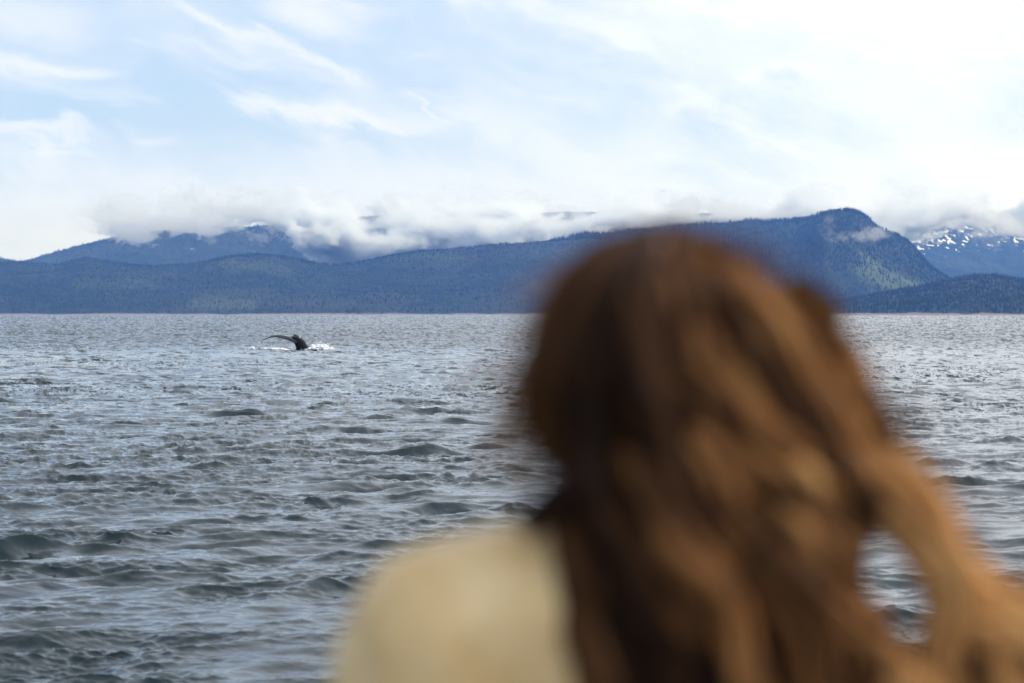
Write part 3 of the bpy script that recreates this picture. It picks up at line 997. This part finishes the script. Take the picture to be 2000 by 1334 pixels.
bundle([(1350, 860, 1.915), (1380, 980, 1.91), (1420, 1100, 1.905), (1450, 1250, 1.9), (1450, 1420, 1.9)], 44, 54, 0.06, 0.006, curl=0.007)
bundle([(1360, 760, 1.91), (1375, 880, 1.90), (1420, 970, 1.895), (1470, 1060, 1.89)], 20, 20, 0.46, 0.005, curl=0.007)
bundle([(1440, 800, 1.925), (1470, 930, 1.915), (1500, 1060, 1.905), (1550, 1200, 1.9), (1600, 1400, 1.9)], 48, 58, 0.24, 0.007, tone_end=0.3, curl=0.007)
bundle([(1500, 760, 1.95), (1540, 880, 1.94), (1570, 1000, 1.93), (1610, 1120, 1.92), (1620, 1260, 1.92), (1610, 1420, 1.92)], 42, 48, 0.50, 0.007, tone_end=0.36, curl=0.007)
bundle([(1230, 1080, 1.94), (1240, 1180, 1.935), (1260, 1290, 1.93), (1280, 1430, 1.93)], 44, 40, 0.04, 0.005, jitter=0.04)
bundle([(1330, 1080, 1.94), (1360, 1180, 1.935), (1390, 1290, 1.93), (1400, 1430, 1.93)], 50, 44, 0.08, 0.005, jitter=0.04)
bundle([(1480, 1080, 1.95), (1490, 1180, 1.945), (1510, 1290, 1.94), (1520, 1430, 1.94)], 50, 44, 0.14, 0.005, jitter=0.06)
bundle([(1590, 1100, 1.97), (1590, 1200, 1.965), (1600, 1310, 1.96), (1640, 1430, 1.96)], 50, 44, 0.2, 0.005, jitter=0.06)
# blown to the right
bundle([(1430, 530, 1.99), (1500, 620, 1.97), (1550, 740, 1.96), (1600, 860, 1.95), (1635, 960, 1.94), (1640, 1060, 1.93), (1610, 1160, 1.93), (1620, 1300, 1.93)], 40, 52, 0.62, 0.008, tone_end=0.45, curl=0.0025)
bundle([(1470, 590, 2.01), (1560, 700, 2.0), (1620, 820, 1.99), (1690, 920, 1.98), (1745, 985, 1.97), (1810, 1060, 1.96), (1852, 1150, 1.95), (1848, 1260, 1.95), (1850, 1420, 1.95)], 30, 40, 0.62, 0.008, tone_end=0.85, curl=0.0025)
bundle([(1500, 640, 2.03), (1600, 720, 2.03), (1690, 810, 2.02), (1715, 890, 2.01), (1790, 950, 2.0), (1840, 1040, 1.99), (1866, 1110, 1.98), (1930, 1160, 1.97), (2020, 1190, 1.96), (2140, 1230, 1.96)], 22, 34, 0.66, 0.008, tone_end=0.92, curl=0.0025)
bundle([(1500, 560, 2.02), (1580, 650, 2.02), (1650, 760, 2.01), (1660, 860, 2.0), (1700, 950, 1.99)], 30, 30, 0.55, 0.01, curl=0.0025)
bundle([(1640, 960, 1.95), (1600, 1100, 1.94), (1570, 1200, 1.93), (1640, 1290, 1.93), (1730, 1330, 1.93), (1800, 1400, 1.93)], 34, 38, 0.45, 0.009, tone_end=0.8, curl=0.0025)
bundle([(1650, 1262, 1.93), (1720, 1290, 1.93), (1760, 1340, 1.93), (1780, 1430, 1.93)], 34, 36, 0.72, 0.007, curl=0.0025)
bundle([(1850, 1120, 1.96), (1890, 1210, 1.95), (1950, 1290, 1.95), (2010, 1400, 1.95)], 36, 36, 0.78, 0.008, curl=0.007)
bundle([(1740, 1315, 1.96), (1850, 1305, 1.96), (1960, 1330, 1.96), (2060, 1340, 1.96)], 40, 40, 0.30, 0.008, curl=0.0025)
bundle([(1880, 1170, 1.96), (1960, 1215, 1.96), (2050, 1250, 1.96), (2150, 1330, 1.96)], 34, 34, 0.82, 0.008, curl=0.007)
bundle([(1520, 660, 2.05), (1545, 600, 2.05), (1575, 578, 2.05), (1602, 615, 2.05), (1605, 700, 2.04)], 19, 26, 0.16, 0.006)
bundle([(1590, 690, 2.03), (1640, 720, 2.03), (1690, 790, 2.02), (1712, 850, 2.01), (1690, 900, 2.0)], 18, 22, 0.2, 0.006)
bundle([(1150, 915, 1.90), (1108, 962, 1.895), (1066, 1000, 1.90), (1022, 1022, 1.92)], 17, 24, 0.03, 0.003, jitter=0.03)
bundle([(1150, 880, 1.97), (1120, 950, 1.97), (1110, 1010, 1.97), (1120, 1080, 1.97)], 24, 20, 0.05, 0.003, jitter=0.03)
for k in range(46):
    # thin locks, side shade painted into their tone, darker left and lighter right, lying loosely over the broad masses
    x0_ = rng.uniform(1160, 1520); t_ = (x0_ - 1160) / 360
    y0_ = rng.uniform(560, 900)
    if x0_ > 1470: continue
    x1_ = x0_ + 40 + 210 * t_ + rng.normal(0, 25); y1_ = y0_ + rng.uniform(260, 420)
    xm_, ym_ = (x0_ + x1_) / 2 + rng.normal(0, 26), (y0_ + y1_) / 2
    dep = 1.885 + 0.03 * t_
    bundle([(x0_, y0_, dep + 0.02), (xm_, ym_, dep), (x1_, y1_, dep + 0.005), (x1_ + 20 + rng.normal(0, 25), y1_ + 130, dep + 0.02)],
           rng.uniform(8, 15), 9, float(np.clip(rng.normal(0.12 + 0.42 * t_, 0.16), 0.0, 0.95)), 0.006, curl=0.006)
# loose flyaway strands
for k in range(420):
    a = rng.uniform(-1.15, 1.9)
    bx, by = HC[0] + HA * 1.02 * math.sin(a) , HC[1] - HB * 1.02 * math.cos(a)
    ln = rng.uniform(60, 220)
    dirx, diry = rng.normal(0.55, 0.5), rng.normal(0.8, 0.3)
    pts_ = [loc(bx + dirx * ln * t + rng.normal(0, 7), by + diry * ln * t * (0.4 + t) - 26 * math.sin(3 * t) + rng.normal(0, 5), 2.02 - 0.05 * t) for t in (0, 0.33, 0.66, 1)]
    add_lock(catmull(pts_, 8), 0.0009, rng.uniform(0.3, 0.9), 1.0, 3) if False else None
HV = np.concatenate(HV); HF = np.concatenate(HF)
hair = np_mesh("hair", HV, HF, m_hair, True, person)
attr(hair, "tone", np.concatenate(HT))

# fine stray hairs around the outline
SV, SF, ST_, so_ = [], [], [], 0
for k in range(900):
    t0 = rng.uniform(0, 1)
    outline = catmull([(1100, 900, 0), (1035, 800, 0), (1060, 650, 0), (1130, 520, 0), (1290, 450, 0), (1430, 500, 0), (1530, 620, 0), (1640, 740, 0), (1730, 860, 0), (1830, 990, 0), (1870, 1120, 0)], 200)
    i0 = int(t0 * 199); b = outline[i0] + rng.normal(0, 9, 3)
    ln = rng.uniform(50, 170)
    ang_ = rng.normal(0.9 if t0 > 0.35 else 1.7, 0.5)
    pts_ = [loc(b[0] - 14 + math.cos(ang_) * ln * t + rng.normal(0, 5), b[1] + math.sin(ang_) * ln * t - 22 * math.sin(3.1 * t), 2.03 - 0.04 * t) for t in (0, 0.35, 0.7, 1)]
    v_, f_ = tube(catmull(pts_, 9), 0.0006, 3)
    SV.append(v_); SF.append(f_ + so_); so_ += len(v_); ST_.append(np.full(len(v_), rng.uniform(0.3, 0.85)))
st2 = np_mesh("stray_hair", np.concatenate(SV), np.concatenate(SF), m_hair, True, person)
attr(st2, "tone", np.concatenate(ST_))
st2["kind"] = "stuff"

# ------------------------------------------------------------------ the whale
WY = 231.0
WK = WY / FPX
WX0 = (585 - 1000) * WK
WZ0 = CAMZ - 69.5 * WK
whale = empty("whale", (WX0, WY, WZ0), "diving whale with its dark tail fluke arched above the water in a small splash", "whale")


def wl(px, py, y=0.0):
    return ((px - 585) * WK, y, (682.5 - py) * WK)


m_whale, T = material("whale_skin")
edge = T.n("ShaderNodeAttribute", attribute_name="edge").outputs["Fac"]
tc = T.n("ShaderNodeTexCoord").outputs["Object"]
nn = T.noise(tc, 3.5, 5.0, 0.65)
ed = T.ramp(T.m("ADD", edge, T.m("MULTIPLY", T.m("SUBTRACT", nn, 0.5), 0.35)), 0.66, 0.80)
cw = T.mix(nn, (0.006, 0.006, 0.008, 1), (0.018, 0.017, 0.018, 1))
cw = T.mix(ed, cw, T.mix(nn, (0.35, 0.30, 0.22, 1), (0.80, 0.72, 0.60, 1)))
out(T, principled(T, cw, 0.45, **{"Specular IOR Level": 0.07}).outputs[0])
# tail stock
P = catmull([wl(640, 770, 0.3), wl(618, 735, 0.2), wl(602, 705, 0.1), wl(591.5, 683, 0), wl(587, 674, 0), wl(581, 666.5, 0), wl(575, 662, 0.05), wl(569, 660.5, 0.15)], 34)
rad = np.interp(np.linspace(0, 1, 34), [0, 0.15, 0.3, 0.43, 0.57, 0.71, 0.86, 1.0], np.array([30, 24, 17, 12.2, 10.6, 8.0, 4.6, 1.6]) * WK)
v_, f_ = tube(P, rad, 18, 0.62)
stock = np_mesh("tail_stock", v_, f_, m_whale, True, whale)
attr(stock, "edge", np.zeros(len(v_)))


def fluke(pts, chord, thick, tilt, sweep, edge_side, white=1.0):
    """pts: centreline px list; closed aerofoil sections swept along it"""
    C_ = catmull([wl(*p) for p in pts], 36)
    tt = np.linspace(0, 1, 36)
    ch = np.interp(tt, [0, 0.15, 0.45, 0.8, 1], chord)
    th = np.interp(tt, [0, 0.2, 0.6, 1], thick)
    sw = np.interp(tt, [0, 0.5, 1], sweep)
    Tn = np.gradient(C_, axis=0); Tn /= np.linalg.norm(Tn, axis=1, keepdims=True)
    nsec = 20
    a = np.arange(nsec) / nsec * 2 * np.pi
    V_, E_ = [], []
    for i in range(36):
        cdir = np.array([0, math.cos(tilt), math.sin(tilt)])
        cdir -= Tn[i] * cdir.dot(Tn[i]); cdir /= np.linalg.norm(cdir)
        nrm = np.cross(Tn[i], cdir)
        c = np.cos(a) * ch[i] * 0.5
        h = np.sin(a) * th[i] * 0.5 * (0.75 + 0.25 * np.cos(a))
        scal = 0.06 * np.sin(tt[i] * 34) * (np.cos(a) > 0.6)
        V_.append(C_[i] + (c + sw[i] + scal)[:, None] * cdir + h[:, None] * nrm)
        E_.append(np.clip(np.cos(a) * edge_side * 0.5 + 0.5, 0, 1) * white * np.ones(nsec))
    return np.concatenate(V_), np.concatenate(E_), grid_faces(nsec, 36, wrap=True)


v1, e1, f1 = fluke([(580, 669, -0.25), (572, 664.5, -0.3), (563, 661, -0.2), (552, 658.4, 0), (540, 657.2, 0.1), (529, 658.6, 0.2), (518, 662.6, 0.3), (504, 669.6, 0.5)],
                   [0.9, 1.7, 1.45, 0.7, 0.08], [0.44, 0.38, 0.22, 0.05], R(7), [0, 0.15, 0.5], 1.0)
lf = np_mesh("fluke", v1, f1, m_whale, True, whale); attr(lf, "edge", e1)
v1, e1, f1 = fluke([(572, 663, 0.2), (575, 660.5, 0.8), (580, 660.5, 1.5), (585, 664.5, 2.1), (590, 670, 2.6), (594, 676, 3.0)],
                   [0.6, 0.9, 0.9, 0.5, 0.08], [0.26, 0.22, 0.12, 0.03], R(5), [0, 0.15, 0.5], 1.0, 0.0)
rf = np_mesh("fluke", v1, f1, m_whale, True, whale); attr(rf, "edge", e1)

# foam and spray thrown up around the tail
m_foam, T = material("foam")
tc = T.n("ShaderNodeTexCoord").outputs["Object"]
cf = T.mix(T.noise(tc, 5.0, 4.0), (0.62, 0.66, 0.70, 1), (0.9, 0.92, 0.94, 1))
out(T, principled(T, cf, 0.6, **{"Subsurface Weight": 0.0}).outputs[0])


def foam_field(name, label, patches, drops, seed):
    r = np.random.default_rng(seed)
    bm = bmesh.new()
    for (px, py, hw, hh, n) in patches:
        for _ in range(n):
            q = r.normal(0, 0.45)
            x = (px + q * hw) * 1.0
            s = r.uniform(0.05, 0.20) * (1.2 - min(1, abs(q)))
            z = abs(r.normal(0, 1)) * hh * WK * 0.55 * math.exp(-q * q)
            X_, Y_ = (x - 1000) * WK, WY + r.normal(0, 1.1)
            z0 = wave_height(X_, Y_)
            M = Matrix.Translation((X_, Y_, z0 + z)) @ Matrix.Diagonal((s * r.uniform(1, 2.2), s * 1.3, s * r.uniform(0.5, 1.0), 1))
            bmesh.ops.create_icosphere(bm, subdivisions=1, radius=1.0, matrix=M)
    for (px, py, y, s) in drops(r):
        M = Matrix.Translation(((px - 1000) * WK, WY + y, CAMZ + (HY - py) * WK)) @ Matrix.Diagonal((s, s, s * r.uniform(1, 2.6), 1))
        bmesh.ops.create_icosphere(bm, subdivisions=1, radius=1.0, matrix=M)
    o = bm_obj(name, bm, m_foam)
    o["kind"] = "stuff"; o["label"] = label; o["category"] = "splash"
    return o


def drops_right(r):
    for _ in range(260):
        t = r.uniform(0, 1)
        yield 612 + 36 * t + r.normal(0, 4), 683 - abs(r.normal(0, 1)) * 7.5 * math.sin(np.pi * min(1, t * 0.8 + 0.18)), r.normal(0, 0.8), r.uniform(0.012, 0.045)
    for _ in range(26):
        t = r.uniform(0, 1)
        yield 584 + 2.2 * t + r.normal(0, 0.4), 661 - 4.5 * t, 0.2, r.uniform(0.02, 0.05)


def drops_left(r):
    for _ in range(300):
        px = r.uniform(503, 566)
        topy = np.interp(px, [503, 518, 530, 540, 552, 566], [670, 664, 661, 660, 661, 666])
        yield px, topy + (683 - topy) * r.uniform(0, 1) ** 1.3, r.normal(0, 0.3), r.uniform(0.008, 0.026)
    for _ in range(60):
        yield 505 + r.normal(0, 0.8), r.uniform(670, 683), 0.3, r.uniform(0.015, 0.035)


foam_field("white_splash", "bright white splash on the water just right of the whale's tail", [(624, 682, 26, 6, 300), (636, 682.5, 22, 3, 140), (614, 682, 16, 5, 120), (606, 683, 14, 2, 60)], drops_right, 3)
foam_field("dripping_spray", "spray and foam streaming off the long drooping left fluke", [(540, 682.3, 30, 1.6, 150), (553, 682.3, 20, 1.6, 80), (494, 682.5, 16, 1.2, 26), (515, 683, 14, 1.2, 24)], drops_left, 4)
